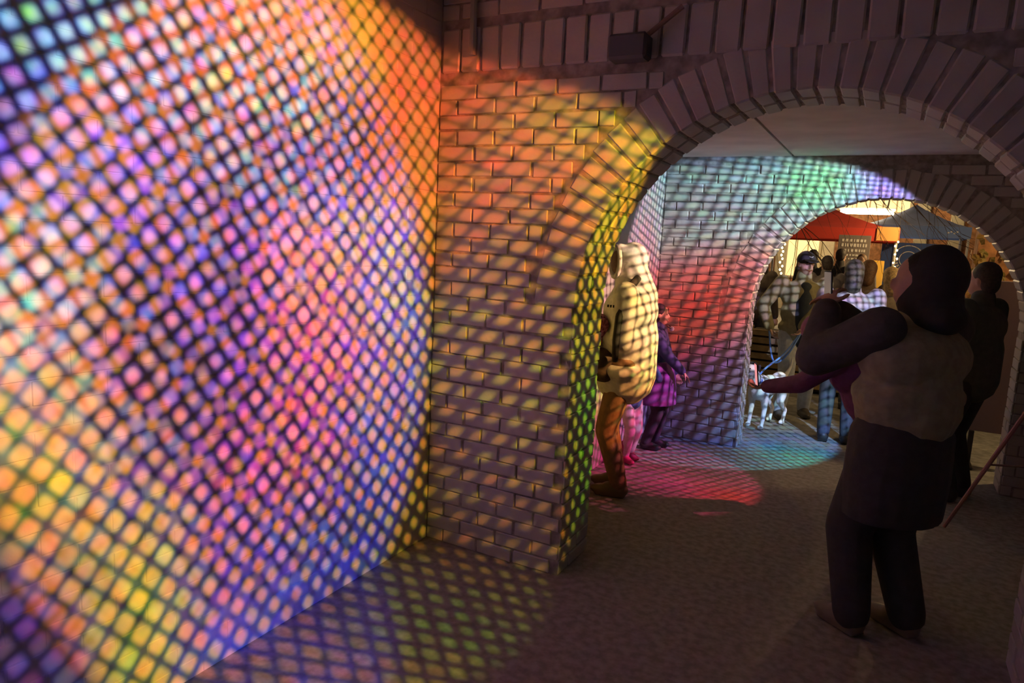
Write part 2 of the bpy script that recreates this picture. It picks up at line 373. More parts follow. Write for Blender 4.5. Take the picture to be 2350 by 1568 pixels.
# soldier course high above the near arch
bm = bevel_box((-.052, -.014, -.108), (.052, .03, .108), .008, .003, rb); me = bpy.data.meshes.new('soldier_brick'); bm.to_mesh(me); bm.free(); me.materials.append(M_paint)
place(wall_mid, 'soldier_brick', [(me, Matrix.Translation((-2.12+.117*i, YW1+rb.uniform(-.004, .004), (SOL0+SOL1)/2)) @ Matrix.Rotation(rb.uniform(-.02, .02), 4, 'Y')) for i in range(28)], 28)
it = face_bricks(-1.835, 1.4, 2.5, YW2, CX2, CZ2, R2_, .225)
place(wall_far, 'brick', it, 290)
def voussoirs(wall, cx, cz, R, y0, T, n, deep):
    ms = []; da = PI/n
    for i in range(5):
        wi, wo = R*da/2-.0055, (R+.215)*da/2-.007
        bm = bmesh.new(); bmesh.ops.create_cube(bm, size=1); D = T/deep
        for v in bm.verts:
            s = 1 if v.co.x > 0 else -1; o = v.co.z > 0
            v.co = Vector((s*(wo if o else wi)+rb.uniform(-.003, .003), (-D/2+.004 if v.co.y < 0 else D/2-.004), (R+.215+rb.uniform(-.012, .006) if o else R-.009+rb.uniform(-.003, .003))-R-.1))
        bmesh.ops.bevel(bm, geom=bm.edges[:], offset=.008, segments=1, affect='EDGES', profile=.6)
        me = bpy.data.meshes.new('voussoir'); bm.to_mesh(me); bm.free(); me.materials.append(M_paint); ms.append(me)
    items = []
    for d in range(deep):
        for i in range(n):
            a = -PI/2+da*(i+.5)+rb.uniform(-.004, .004)
            off = -.010 if d == 0 else .004
            M = Matrix.Translation((cx, y0+T/deep*(d+.5)+off+rb.uniform(-.003, .003), cz)) @ Matrix.Rotation(a, 4, 'Y') @ Matrix.Translation((0, 0, R+.1))
            items.append((rb.choice(ms), M))
    place(wall, 'voussoir', items, 300)
voussoirs(wall_mid, CX1, CZ1, R1, YW1, T1, 38, 2)
voussoirs(wall_far, CX2, CZ2, R2_, YW2, T2, 38, 1)
def jamb_bricks(wall, X, y0, T, z1, side):
    items = []; row = 0
    while (row+1)*CO < z1:
        zc = (row+.5)*CO
        cuts = [.6, .4] if row % 2 else [.33, .67]
        if T < .3: cuts = [1.0] if row % 2 else [.5, .5]
        yy = y0-.004
        for c in cuts:
            l = c*(T+.008)
            M = Matrix.Translation((X+rb.uniform(-.003, .003)*1, yy+l/2, zc)) @ Matrix.Rotation(PI/2*side, 4, 'Z') @ Matrix.Diagonal(((l-.010)/BL_, 1, 1, 1))
            items.append((rb.choice(BRICKS), M)); yy += l
        row += 1
    place(wall, 'jamb_brick', items, 300)
jamb_bricks(wall_mid, CX1-R1, YW1, T1, CZ1, 1); jamb_bricks(wall_far, CX2-R2_, YW2, T2, CZ2, 1)
jamb_bricks(wall_mid, CX1+R1, YW1, T1, CZ1, -1); jamb_bricks(wall_far, CX2+R2_, YW2, T2, CZ2, -1)
items = []
for row in range(39):
    for c, l in rowfill(.2, YW1-.005, row, .2):
        M = Matrix.Translation((-2.19+rb.uniform(-.0012, .0012), c, (row+.5)*CO)) @ Matrix.Rotation(PI/2, 4, 'Z') @ Matrix.Diagonal(((l+.007)/.221, 1, 1, 1))
        items.append((rb.choice(SMOOTHB), M))
place(wall_left, 'brick', items, 295)

# ------------------------------------------------------------------ fittings on the walls
o = MB().tube([(-1.975, YW1-.035, 2.64), (-1.98, YW1-.035, 3.1)], .018, 10).build('conduit', mat('grey_pipe', (.3, .33, .31), .5)); tag(o, 'vertical grey conduit pipe in the top corner above the orange lit bricks', 'pipe')
e = empty('junction_box', (-1.13, YW1-.02, 2.60)); tag(e, 'small dark box on a bracket fixed to the bricks above the arch', 'box')
bevelled('housing', (-.09, -.10, -.055), (.09, .0, .055), .012, mat('box_grey', (.09, .09, .10), .6), e)
MB().tube([(.08, -.05, .05), (.22, -.03, .16)], .012, 8).build('bracket_arm', mat('rusty_arm', (.25, .16, .13), .6), e)

# ------------------------------------------------------------------ people
FAB = {}
def fab(name, col, rough=.85): return mat('cloth_'+name, col, rough, .0012, 90, .12, 25)
def ik(a, t, l1, l2, hint):
    a, t = Vector(a), Vector(t); d = t-a; L = min(d.length, (l1+l2)*.995); d = d.normalized()
    x = (l1*l1-l2*l2+L*L)/(2*L); h = math.sqrt(max(0, l1*l1-x*x)); hint = Vector(hint); hint = (hint-d*hint.dot(d))
    hint = hint.normalized() if hint.length > 1e-4 else Vector((0, 0, -1))
    return a+d*x+hint*h, a+d*L
def hand(mb, wrist, d, nrm, H, curl=.5, grip=False):
    """palm, four unequal bent fingers and a thumb leaving the side of the palm"""
    d = Vector(d).normalized(); nrm = Vector(nrm); nrm = (nrm-d*nrm.dot(d)).normalized(); s = d.cross(nrm).normalized(); k = H/1.75
    w = Vector(wrist); R = Matrix((s, d, nrm)).transposed()
    mb.ell(w+d*.045*k, (.040*k, .052*k, .017*k), R, 10, 7)
    for i, (off, ln) in enumerate(((-.030, .068), (-.010, .078), (.011, .073), (.030, .056))):
        p0 = w+d*.078*k+s*off*k; a = curl; dd = (d*math.cos(a)+nrm*math.sin(a)); p1 = p0+dd*ln*.5*k
        b = curl*2.2; de = (d*math.cos(b)+nrm*math.sin(b)); p2 = p1+de*ln*.55*k
        mb.cap(p0, p1, .0095*k, .0088*k, 7); mb.cap(p1, p2, .0088*k, .0075*k, 7)
    t0 = w+d*.025*k-s*.034*k; t1 = t0+(d*.55-s*.6+nrm*.45).normalized()*.042*k; t2 = t1+(d*.8-s*.05+nrm*.6).normalized()*.034*k
    mb.cap(t0, t1, .0125*k, .011*k, 7); mb.cap(t1, t2, .011*k, .009*k, 7)
def person(label, loc, yaw, H, group=None, jacket=(.1, .1, .12), trousers=(.05, .05, .06), shoes=(.03, .03, .03), hair=(.03, .02, .015), hairlong=0,
           rh=None, lh=None, feet=None, look=0.0, tilt=0.0, lean=0.0, bulk=1.0, hem=.50, vox=.012, face=False, hat=None, hood=False, skin=None, sleeves=None,
           rhint=(.5, -.6, -.6), lhint=(-.5, -.6, -.6), legw=1.0, skirt=None, skirtb=None, boots=None, handcurl=.5, palm=None, handvox=None):
    """local frame: faces +Y, right hand at +X"""
    P = empty('person', loc, yaw); tag(P, label, 'person', group)
    k = H; nm = label
    Rl = Matrix.Rotation(-lean, 3, 'X')
    hipc = Vector((0, 0, .52*k))
    def up(p): return hipc+Rl @ (Vector(p)-hipc)
    sh = {1: up((.108*k*min(bulk, 1.15), 0, .815*k)), -1: up((-.108*k*min(bulk, 1.15), 0, .815*k))}
    feet = feet or {1: (.058*k, 0, 0), -1: (-.058*k, 0, 0)}
    tg = {1: rh or (.15*k, .04*k, .46*k), -1: lh or (-.15*k, .04*k, .46*k)}
    hints = {1: rhint, -1: lhint}
    arms = {}
    for s_ in (1, -1):
        el, wr = ik(sh[s_], tg[s_], .172*k, .150*k, hints[s_]); arms[s_] = (sh[s_], el, wr)
    legs = {}
    for s_ in (1, -1):
        hp = Vector((s_*.052*k, 0, .51*k)); an = Vector(feet[s_])+Vector((0, 0, .045*k)); kn, an = ik(hp, an, .245*k, .235*k, (0, 1, 0)); legs[s_] = (hp, kn, an)
    neck = up((0, .0, .85*k)); Rh = Rl @ Matrix.Rotation(look, 3, 'Z') @ Matrix.Rotation(-tilt, 3, 'X')
    hc = neck+Rl @ Vector((0, .012*k, .082*k))
    # body: one continuous surface
    b = MB()
    b.ell(hc+Rh @ Vector((0, -.004*k, .012*k)), (.043*k, .053*k, .056*k), Rh, 16, 12); b.ell(hc+Rh @ Vector((0, .016*k, -.030*k)), (.034*k, .036*k, .040*k), Rh)
    b.ell(hc+Rh @ Vector((0, .052*k, -.010*k)), (.0075*k, .011*k, .016*k), Rh, 8, 6)
    for s_ in (1, -1): b.ell(hc+Rh @ Vector((s_*.044*k, -.004*k, -.004*k)), (.006*k, .011*k, .018*k), Rh, 8, 6)
    b.cap(up((0, -.005*k, .80*k)), hc+Rh @ Vector((0, -.006*k, -.02*k)), .036*k, .032*k)
    b.ell(up((0, 0, .73*k)), (.095*k, .055*k, .10*k)); b.ell(up((0, 0, .60*k)), (.078*k, .05*k, .09*k)); b.ell((0, 0, .53*k), (.085*k, .055*k, .06*k))
    for s_ in (1, -1):
        S0, E0, W0 = arms[s_]; b.cap(S0, E0, .030*k, .024*k); b.cap(E0, W0, .024*k, .016*k)
        d = (W0-E0).normalized(); nr = Vector(palm[s_]) if palm and s_ in palm else Vector((-s_*.8, .3, 0)) if abs(d.z) > .6 else Vector((0, 0, -1))
        hand(b, W0, d if s_ == 1 else d, nr, H, handcurl)
        h0, k0, a0 = legs[s_]; b.cap(h0, k0, .046*k, .032*k); b.cap(k0, a0, .032*k, .022*k); b.cap(a0, a0+Vector((0, .05*k, -.028*k)), .02*k, .018*k)
    b.blob('body', skin or M_skin, P, handvox or vox, 3)
    # trousers / legs
    t = MB(); t.ell((0, 0, .54*k), (.098*k*bulk, .072*k*bulk, .07*k))
    for s_ in (1, -1):
        h0, k0, a0 = legs[s_]; t.cap(h0, k0, .058*k*legw, .044*k*legw); t.cap(k0, a0+Vector((0, 0, .01*k)), .044*k*legw, .035*k*legw)
    t.blob('trousers', fab('t_%.2f_%.2f_%.2f' % trousers, trousers), P, vox, 5)
    if skirt:
        q = MB(); n = 18; sb = skirtb or bulk; lv = [(.62*k, .10*k*sb), (.52*k, .13*k*sb), (.42*k, .14*k*sb), (.33*k, .15*k*sb)] if not skirtb else [(.64*k, .10*k*sb), (.55*k, .146*k*sb), (.44*k, .150*k*sb), (.33*k, .142*k*sb)]
        q.tube([Vector((0, 0, a)) for a, r_ in lv], [r_ for a, r_ in lv], n)
        if skirtb: q.v = [(a, b_*.76, c) for a, b_, c in q.v]
        q.blob('skirt', fab('s_%.2f_%.2f_%.2f' % skirt, skirt), P, vox, 4)
    # jacket: torso; sleeves
    j = MB(); B = bulk
    j.ell(up((0, -.004*k, .745*k)), (.112*k*B, .078*k*B, .095*k)); j.ell(up((0, 0, .64*k)), (.103*k*B, .078*k*B, .11*k)); j.ell(up((0, 0, (hem+.05)*k)), (.108*k*B, .082*k*B, .06*k))
    j.cap(up((0, -.004*k, .66*k)), up((0, 0, (hem+.02)*k)), .084*k*B, .088*k*B)
    j.cap(up((0, -.006*k, .80*k)), neck+Rl @ Vector((0, .0, .012*k)), .05*k, .045*k)
    tgt = j if not sleeves else MB()
    for s_ in (1, -1):
        S0, E0, W0 = arms[s_]; j.ell(S0, (.045*k, .045*k, .045*k)); bb = max(1, .35+.7*B) if sleeves else max(1, .5+.5*B)
        tgt.cap(S0, E0, .043*k*bb, .037*k*bb); tgt.cap(E0, W0-(W0-E0).normalized()*.012*k, .037*k*bb, .028*k*bb)
    if hood:
        j.ell(hc+Rh @ Vector((0, -.012*k, .010*k)), (.056*k, .064*k, .070*k), Rh); j.cap(up((0, -.02*k, .80*k)), hc, .088*k, .058*k); j.ell(up((0, -.012*k, .79*k)), (.125*k, .095*k, .075*k)); j.cap(hc+Rh @ Vector((0, .01*k, .03*k)), hc+Rh @ Vector((0, .045*k, .055*k)), .045*k, .018*k)
    j.blob('jacket', fab('j_%.2f_%.2f_%.2f' % jacket, jacket), P, vox, 5)
    if sleeves: tgt.blob('sleeves', fab('sl_%.2f_%.2f_%.2f' % sleeves, sleeves), P, vox, 5)
    # shoes
    for s_ in (1, -1):
        a0 = legs[s_][2]; q = MB(); g0 = Vector((a0.x, a0.y, 0))
        if boots:
            q.cap(a0+Vector((0, -.005*k, -.005*k)), a0+Vector((0, 0, .10*k)), .038*k, .046*k)
        q.ell(g0+Vector((0, .045*k, .022*k)), (.030*k, .072*k, .024*k)); q.cap(g0+Vector((0, -.012*k, .03*k)), g0+Vector((0, .04*k, .028*k)), .03*k, .03*k)
        q.box(tuple(g0+Vector((-.027*k, -.03*k, .001))), tuple(g0+Vector((.027*k, .09*k, .014))))
        q.blob('shoe' if not boots else 'boot', mat('shoe_%.2f_%.2f_%.2f' % (boots or shoes), boots or shoes, .5), P, min(vox, .010), 3)
    # hair
    if hair and not hood:
        q = MB(); q.ell(hc+Rh @ Vector((0, -.014*k, .022*k)), (.051*k, .055*k, .056*k), Rh); q.ell(hc+Rh @ Vector((0, -.030*k, -.01*k)), (.046*k, .036*k, .05*k), Rh)
        if hairlong: q.cap(hc+Rh @ Vector((0, -.03*k, .0)), hc+Rh @ Vector((0, -.045*k, -hairlong*k)), .05*k, .042*k)
        q.blob('hair', mat('hair_%.2f_%.2f_%.2f' % hair, hair, .6, .002, 120, .3, 60), P, vox, 2)
    if face:
        for s_ in (1, -1):
            MB().ell(hc+Rh @ Vector((s_*.017*k, .044*k, .006*k)), (.006*k, .004*k, .004*k), Rh, 8, 6).build('eye', mat('eye_dark', (.02, .015, .01), .2), P, True)
            MB().cap(hc+Rh @ Vector((s_*.010*k, .048*k, .016*k)), hc+Rh @ Vector((s_*.026*k, .044*k, .017*k)), .0022*k, .0015*k, 6).build('eyebrow', mat('brow', (.08, .05, .03), .8), P, True)
        MB().tube([hc+Rh @ Vector((a*.018*k, (.050-.006*a*a)*k, (-.034+.006*a*a)*k)) for a in (-1, -.5, 0, .5, 1)], [.0012*k, .0035*k, .0045*k, .0035*k, .0012*k], 8).build('teeth', mat('teeth', (.7, .66, .6), .3), P, True)
        MB().tube([hc+Rh @ Vector((a*.021*k, (.0505-.007*a*a)*k, (-.0405+.009*a*a)*k)) for a in (-1, -.5, 0, .5, 1)], [.001*k, .0035*k, .004*k, .0035*k, .001*k], 8).build('lip', mat('lip', (.45, .18, .15), .5), P, True)
    if hat == 'cap':
        q = MB(); q.ell(hc+Rh @ Vector((0, -.004*k, .028*k)), (.053*k, .060*k, .046*k), Rh); h_ = q.blob('cap', fab('cap', (.035, .035, .035)), P, min(vox, .009), 3)
        q = MB(); q.ell(hc+Rh @ Vector((0, .066*k, .020*k)), (.042*k, .042*k, .006*k), Rh @ Matrix.Rotation(-.25, 3, 'X'), 16, 8); q.build('cap_peak', fab('cap', (0, 0, 0)), h_, True)
        q = MB(); q.tube([hc+Rh @ Vector((a*.013*k, .0555*k, (.040+.006*a*a)*k)) for a in (-1, -.5, 0, .5, 1)], [.001*k, .003*k, .004*k, .003*k, .001*k], 6); q.build('cap_mark', mat('white_mark', (.7, .7, .7), .6), h_, True)
    if hat == 'beanie':
        q = MB(); q.ell(hc+Rh @ Vector((0, -.006*k, .026*k)), (.056*k, .064*k, .058*k), Rh); q.tube([hc+Rh @ Vector((0, -.004*k, .0)), hc+Rh @ Vector((0, -.004*k, .022*k))], [.056*k, .058*k], 16)
        q.blob('beanie', fab('beanie', (.35, .14, .32)), P, vox, 3)
    return P, hc, Rh, arms
def wloc(P, p):
    return Matrix.Translation(P.location) @ Matrix.Rotation(P.rotation_euler.z, 4, 'Z') @ Vector(p)
def local(yaw, loc, p):
    return tuple(Matrix.Rotation(-yaw, 3, 'Z') @ (Vector(p)-Vector(loc)))
def phone(name_label, loc, R, glow, lit=1.0):
    e = empty('phone', loc); e.rotation_euler = R; tag(e, name_label, 'phone')
    bevelled('phone_body', (-.036, -.004, -.074), (.036, .004, .074), .003, M_dark, e)
    sc = bevelled('screen', (-.033, -.0052, -.070), (.033, -.0040, .070), .0004, mat('screen_%s' % name_label[:12], (.05, .05, .05), .2, emit=glow, estr=lit), e)
    MB().ell((.022, .0048, .058), (.006, .003, .006), None, 10, 6).build('camera_lens', mat('lens', (.05, .02, .05), .1), e, True)
    return e

# foreground person, seen from behind, holding a phone up
yw = math.radians(52); L0 = (.13, 3.50, 0)
PF, hcF, RhF, armF = person('tall person in a dark hood and olive vest holding up a phone, seen from behind', L0, yw, 1.76, jacket=(.30, .29, .19), sleeves=(.075, .075, .08), trousers=(.04, .041, .045),
    shoes=(.16, .13, .10), hair=(.02, .02, .02), bulk=1.42, hem=.60, legw=1.35, skirt=(.045, .046, .05), skirtb=.96, rh=local(yw, L0, (-.20, 3.68, 1.47)), lh=local(yw, L0, (-.235, 3.55, 1.49)), lhint=(-.6, .1, -1), rhint=(.4, .3, -1), vox=.011, handvox=.007, handcurl=.55, look=.75,
    palm={1: (-1, 0, 0), -1: (1, 0, 0)}, feet={1: (.13, -.05, 0), -1: (-.11, .05, 0)})
q = MB(); k = 1.76
q.ell(hcF+RhF @ Vector((0, -.040*k, .014*k)), (.074*k, .070*k, .080*k), RhF, 18, 12); q.ell(hcF+RhF @ Vector((0, -.03*k, -.05*k)), (.085*k, .075*k, .06*k), RhF); q.ell(hcF+RhF @ Vector((0, -.05*k, -.085*k)), (.12*k, .07*k, .045*k), RhF)
q.blob('hood', fab('hood', (.03, .032, .034)), PF, .012, 6)
q = MB(); q.tube([(.02, -.16, 1.30), (.05, -.165, 1.22), (.06, -.16, 1.05)], [.012, .012, .010], 8); q.build('vest_strap', fab('strap', (.06, .055, .045)), PF, True)
phone('phone held up before the hooded person in the olive vest', (-.245, 3.60, 1.585), (.1, .0, math.radians(-60)), (.5, .5, .6), .12)

# person in the white hooded coat
yw = math.radians(100); L1 = (-1.51, 4.50, 0)
PC, hcC, RhC, armC = person('person in a white hooded coat with a dark shoulder strap by the near arch', L1, yw, 1.73, jacket=(.74, .70, .66), trousers=(.30, .17, .10), shoes=(.18, .13, .07), bulk=1.38, hem=.47, hood=True,
    rh=local(yw, L1, (-1.66, 4.33, 1.12)), lh=local(yw, L1, (-1.70, 4.42, 1.14)), vox=.011, handvox=.008, feet={1: (.13, .02, 0), -1: (-.06, -.02, 0)}, rhint=(.6, -.3, -1), look=.55)
q = MB(); q.ell(hcC+RhC @ Vector((0, .060*1.68, .0)), (.034*1.68, .018*1.68, .046*1.68), RhC); q.blob('hood_opening', fab('hoodin', (.2, .13, .10)), PC, .01, 3)
MB().tube([hcC+RhC @ Vector((.044*1.73*math.cos(a), .060*1.73, .058*1.73*math.sin(a))) for a in [i*PI/10 for i in range(21)]], .016, 8, False).build('hood_rim', fab('hoodrim', (.66, .62, .58)), PC, True)
q = MB()
for pts in (((-.14, -.06, 1.52), (-.235, -.01, 1.44), (-.283, .02, 1.27), (-.285, .03, 1.12), (-.265, .03, .98)),): q.tube(pts, [.024, .03, .026, .024, .02], 8)
q.build('shoulder_strap', fab('strapd', (.035, .03, .03)), PC, True)
q = MB(); q.ell((-.17, .17, 1.19), (.085, .07, .085)); q.ell((-.15, .19, 1.11), (.07, .06, .07)); q.blob('patterned_mitten', mat('pattern_knit', (.75, .25, .42), .9, .004, 60, col2=(.16, .03, .10), vscale=55), PC, .009, 3)
q = MB(); q.ell((-.16, .14, .97), (.10, .10, .075)); q.ell((-.14, .12, .88), (.10, .10, .07)); q.blob('waist_bag', fab('waistbag', (.09, .06, .04)), PC, .011, 4)
for i in range(9): bevelled('printed_mark', (-.012, -.005, -.008), (.004, .005, .008), .0005, mat('print', (.03, .03, .03), .8), PC).location = (-.262, .10-.018*i, 1.335)

# children by the far wall
yw = math.radians(-118); L2 = (-1.70, 5.26, 0)
person('small child in a blue coat and pink rubber boots beside the white coat', L2, yw, .98, jacket=(.07, .13, .32), trousers=(.62, .5, .58), hair=(.12, .07, .04), boots=(.45, .05, .16), bulk=1.1, legw=1.05,
    rh=local(yw, L2, (-1.60, 5.20, .70)), lh=local(yw, L2, (-1.56, 5.30, .80)), vox=.009, handvox=.0065, feet={1: (.05, .03, 0), -1: (-.06, -.03, 0)})
yw = math.radians(-83); L3 = (-1.66, 5.72, 0)
PK_, hcK, RhK, _ = person('child with dark bobbed hair in a navy jacket and purple skirt reaching to the bricks', L3, yw, 1.24, jacket=(.05, .06, .17), trousers=(.05, .04, .06), skirt=(.22, .07, .30), hair=(.03, .015, .025), hairlong=.09, bulk=1.12,
    rh=local(yw, L3, (-1.40, 5.66, .70)), lh=local(yw, L3, (-1.50, 5.80, .66)), vox=.010, handvox=.0065, face=True, handcurl=.25, palm={1: (0, 0, -1)}, feet={1: (.06, -.02, 0), -1: (-.07, .03, 0)})
MB().ell(tuple(hcK+Vector((.0, .10, -.11))), (.02, .02, .02), None, 12, 8).build('pendant_lamp', mat('pendant', (.7, .7, .8), .1), PK_, True)
MB().tube([hcK+Vector((a*.05, .07+.03*(1-a*a), -.09-.02*(1-a*a))) for a in (-1, -.5, 0, .5, 1)], .004, 6).build('pendant_cord', M_dark, PK_, True)

# man with the dog
yw = math.radians(-158); L4 = (-.77, 7.80, 0)
PM, hcM, RhM, armM = person('smiling man in a black cap and glasses, khaki jacket and pale jeans, holding a leash', L4, yw, 1.73, jacket=(.30, .27, .15), trousers=(.46, .49, .52), shoes=(.08, .07, .06), hair=(.10, .08, .06), hat='cap', face=True,
    bulk=1.15, hem=.50, rh=local(yw, L4, (-1.03, 7.64, .93)), lh=local(yw, L4, (-.73, 7.56, .93)), vox=.009, handvox=.007, look=.15, feet={1: (.14, .10, 0), -1: (-.15, -.05, 0)}, legw=1.12, rhint=(.8, -.4, -.3), lhint=(-.8, -.4, -.3))
q = MB(); q.ell((0, .105, 1.06), (.10, .080, .32)); q.ell((0, .06, 1.36), (.08, .08, .07)); q.blob('dark_shirt', fab('mshirt', (.03, .04, .055)), PM, .009, 4)
k = 1.71
for s_ in (1, -1):
    c = hcM+RhM @ Vector((s_*.018*k, .053*k, .005*k))
    MB().tube([c+RhM @ Vector((.013*k*math.cos(a), 0, .010*k*math.sin(a))) for a in [i*PI/6 for i in range(13)]], .0017, 6, False).build('spectacle_rim', M_dark, PM, True)
    MB().tube([c+RhM @ Vector((s_*.013*k, 0, 0)), hcM+RhM @ Vector((s_*.045*k, 0, .004*k))], .0015, 6).build('spectacle_arm', M_dark, PM, True)
# leash
hl = wloc(PM, armM[-1][2]); hr = wloc(PM, armM[1][2])
lp = [Vector(hr)+Vector((.0, -.03, -.03)), Vector((-.93, 7.40, .62)), Vector((-.80, 7.38, .72)), Vector(hl)+Vector((0, -.05, -.04)), Vector((-.83, 7.36, .72)), Vector((-.95, 7.14, .60)), Vector((-1.0, 6.98, .53))]
pts = []
for i in range(len(lp)-1):
    for t in range(6):
        a = lp[max(i-1, 0)]; b = lp[i]; c = lp[i+1]; d = lp[min(i+2, len(lp)-1)]; u = t/6
        pts.append(.5*((2*b)+(c-a)*u+(2*a-5*b+4*c-d)*u*u+(3*b-a-3*c+d)*u**3))
o = MB().tube(pts+[lp[-1]], .010, 8).build('leash', mat('leash_blue', (.12, .25, .65), .6), None, True); tag(o, 'blue leash looping from the man to the white dog', 'leash')

# dog -------------------------------------------------------------------------
DG = empty('dog', (-.93, 7.19, 0), math.radians(158)); tag(DG, 'white dog with a black ear patch standing on a leash by the far arch', 'dog')
d = MB()   # local: faces +Y
d.ell((0, .14, .40), (.095, .14, .13)); d.ell((0, -.02, .41), (.085, .17, .105)); d.ell((0, -.20, .42), (.085, .12, .11))
d.cap((0, .22, .44), (0, .31, .56), .075, .062); d.ell((0, .35, .60), (.066, .080, .065)); d.cap((0, .40, .585), (0, .475, .57), .038, .028); d.ell((0, .49, .578), (.016, .012, .012))
for s_ in (1, -1):
    d.cap((s_*.065, .17, .36), (s_*.07, .15, .20), .045, .028); d.cap((s_*.07, .15, .20), (s_*.07, .17, .05), .026, .020); d.ell((s_*.07, .19, .022), (.028, .042, .022))
    d.cap((s_*.06, -.20, .38), (s_*.07, -.13, .24), .06, .036); d.cap((s_*.07, -.13, .24), (s_*.07, -.25, .14), .032, .022); d.cap((s_*.07, -.25, .14), (s_*.07, -.22, .04), .021, .019); d.ell((s_*.07, -.20, .022), (.028, .042, .022))
d.cap((0, -.30, .46), (0, -.40, .56), .024, .016); d.cap((0, -.40, .56), (0, -.42, .66), .016, .009)
d.blob('body', mat('dog_coat', (.78, .77, .76), .85, .004, 90), DG, .009, 4)
for s_ in (1, -1):
    q = MB(); q.ell((s_*.062, .335, .615), (.020, .040, .050), Matrix.Rotation(s_*.5, 3, 'Y')); q.blob('ear', mat('dog_black', (.03, .03, .035), .8), DG, .008, 2)
    MB().ell((s_*.030, .408, .615), (.009, .009, .009), None, 8, 6).build('eye', mat('eye_dark', (0, 0, 0)), DG, True)
q = MB(); q.ell((0, .33, .645), (.045, .06, .03)); q.blob('head_patch', mat('dog_black', (0, 0, 0)), DG, .008, 2)
MB().ell((0, .503, .582), (.014, .010, .010), None, 8, 6).build('nose', mat('dog_black', (0, 0, 0)), DG, True)
MB().tube([Vector((.074*math.cos(a), .255+.055*math.sin(a)*.6, .485+.045*-math.sin(a)*.6)) for a in [i*PI/8 for i in range(17)]], .010, 8, False).build('collar', mat('collar', (.1, .2, .5), .5), DG, True)

# person with the purple beanie stretching a phone out
yw = math.radians(88); L5 = (.07, 4.55, 0)
P5, h5, R5, a5 = person('bending person in a purple beanie stretching out a phone towards the dog', L5, yw, 1.50, lean=.66, jacket=(.20, .07, .22), trousers=(.06, .05, .06), hair=(.10, .05, .04), hat='beanie', bulk=1.1,
    lh=local(yw, L5, (-.60, 4.50, .90)), rh=local(yw, L5, (.08, 4.75, .85)), vox=.010, handvox=.007, handcurl=.7, tilt=.35, lhint=(-.2, -.3, -1), palm={-1: (0, 0, 1)})
phone('phone with a glowing pinkish screen in the outstretched hand before the dog', (-.655, 4.50, .965), (.15, 0, math.radians(-70)), (1, .35, .35), .9)

# people in and beyond the far arch
person('person with their back turned, grey coat and greenish dark hair in the far arch', (-.28, 6.98, 0), math.radians(8), 1.68, jacket=(.34, .30, .33), trousers=(.06, .06, .07), hair=(.06, .055, .04), hairlong=.07, bulk=1.2, vox=.012)
person('brown haired person just left of the blond head', (-.20, 8.55, 0), math.radians(-10), 1.67, jacket=(.15, .10, .07), hair=(.14, .07, .035), hairlong=.06, vox=.014)
person('blond haired person standing beyond the hooded person', (.02, 7.9, 0), math.radians(15), 1.62, jacket=(.22, .17, .12), hair=(.55, .38, .17), hairlong=.07, vox=.014)
person('person in a dark green coat right of the hooded person', (.60, 5.90, 0), math.radians(60), 1.72, jacket=(.07, .08, .06), trousers=(.04, .045, .04), hair=(.05, .04, .03), bulk=1.15, vox=.012, face=True)
person('dark figure half hidden behind the left side of the far arch', (-1.50, 9.9, 0), math.radians(-40), 1.70, jacket=(.06, .045, .04), hair=(.05, .03, .02), vox=.014)
person('person in black with dark hair under the left of the red canopy', (-1.18, 13.0, 0), math.radians(10), 1.76, jacket=(.03, .03, .03), hair=(.02, .02, .02), vox=.016)
person('dark haired person in black facing the brick wall under the red canopy', (-.82, 14.2, 0), math.radians(-20), 1.80, jacket=(.04, .035, .035), hair=(.03, .02, .02), vox=.016)
person('broad person in a grey jacket, back turned, behind the man in the cap', (-.80, 11.0, 0), math.radians(25), 1.68, jacket=(.20, .18, .19), hair=(.05, .04, .04), bulk=1.35, vox=.014)
person('brown haired person standing before the grey printed banner', (-.46, 13.9, 0), math.radians(170), 1.72, jacket=(.16, .14, .14), hair=(.16, .08, .04), vox=.016, hairlong=.08)

# ------------------------------------------------------------------ courtyard
struct('courtyard_ground', MB().box((-12, YW2+T2+.05, -.1), (12, 30, -.002)), M_pave, 'paved courtyard ground beyond the far arch', 'ground')
BO = mat('orange_brick', (.42, .19, .08), .85, .003, 40, .3, 9); CRM = mat('cream_stone', (.62, .52, .34), .8, .002, 30, .1, 6)
bd = empty('brick_building', (0, 22, 0)); tag(bd, 'orange brick building with cream pilasters across the courtyard', 'building')
MB().box((-9, 0, 0), (9, .5, 6.0)).build('wall', BO, bd)
for i, xx in enumerate((-6.2, -4.1, -2.85, -1.62, .62, 1.42, 2.2, 3.0, 4.4, 6)):
    bevelled('pilaster', (xx-.16, -.14, 0), (xx+.16, .0, 5.6), .02, CRM, bd)
bevelled('cornice', (-9, -.25, 5.6), (9, .0, 5.9), .03, CRM, bd); bevelled('string_course', (-9, -.12, 3.55), (9, 0, 3.75), .02, CRM, bd)
GLOW = mat('lit_window', (.8, .6, .3), .4, emit=(1, .72, .30), estr=1.1)
for (a, b, z0, z1) in ((-2.75, -1.85, 1.0, 2.25), (-1.35, .30, 2.9, 3.5), (3.5, 4.1, 1.0, 2.3)):
    f = MB().box((a-.06, -.07, z0-.06), (b+.06, -.0, z1+.06)).build('window_frame', CRM, bd)
    n = 3 if b-a < 1 else 5
    for i in range(n):
        u = a+(b-a)*i/n; v_ = a+(b-a)*(i+1)/n
        bevelled('pane', (u+.02, -.082, z0), (v_-.02, -.066, z1), .003, GLOW, f)
lt = empty('tube_light', (-.62, 19.2, 2.73)); tag(lt, 'bright horizontal tube light hanging above the red canopy', 'lamp')
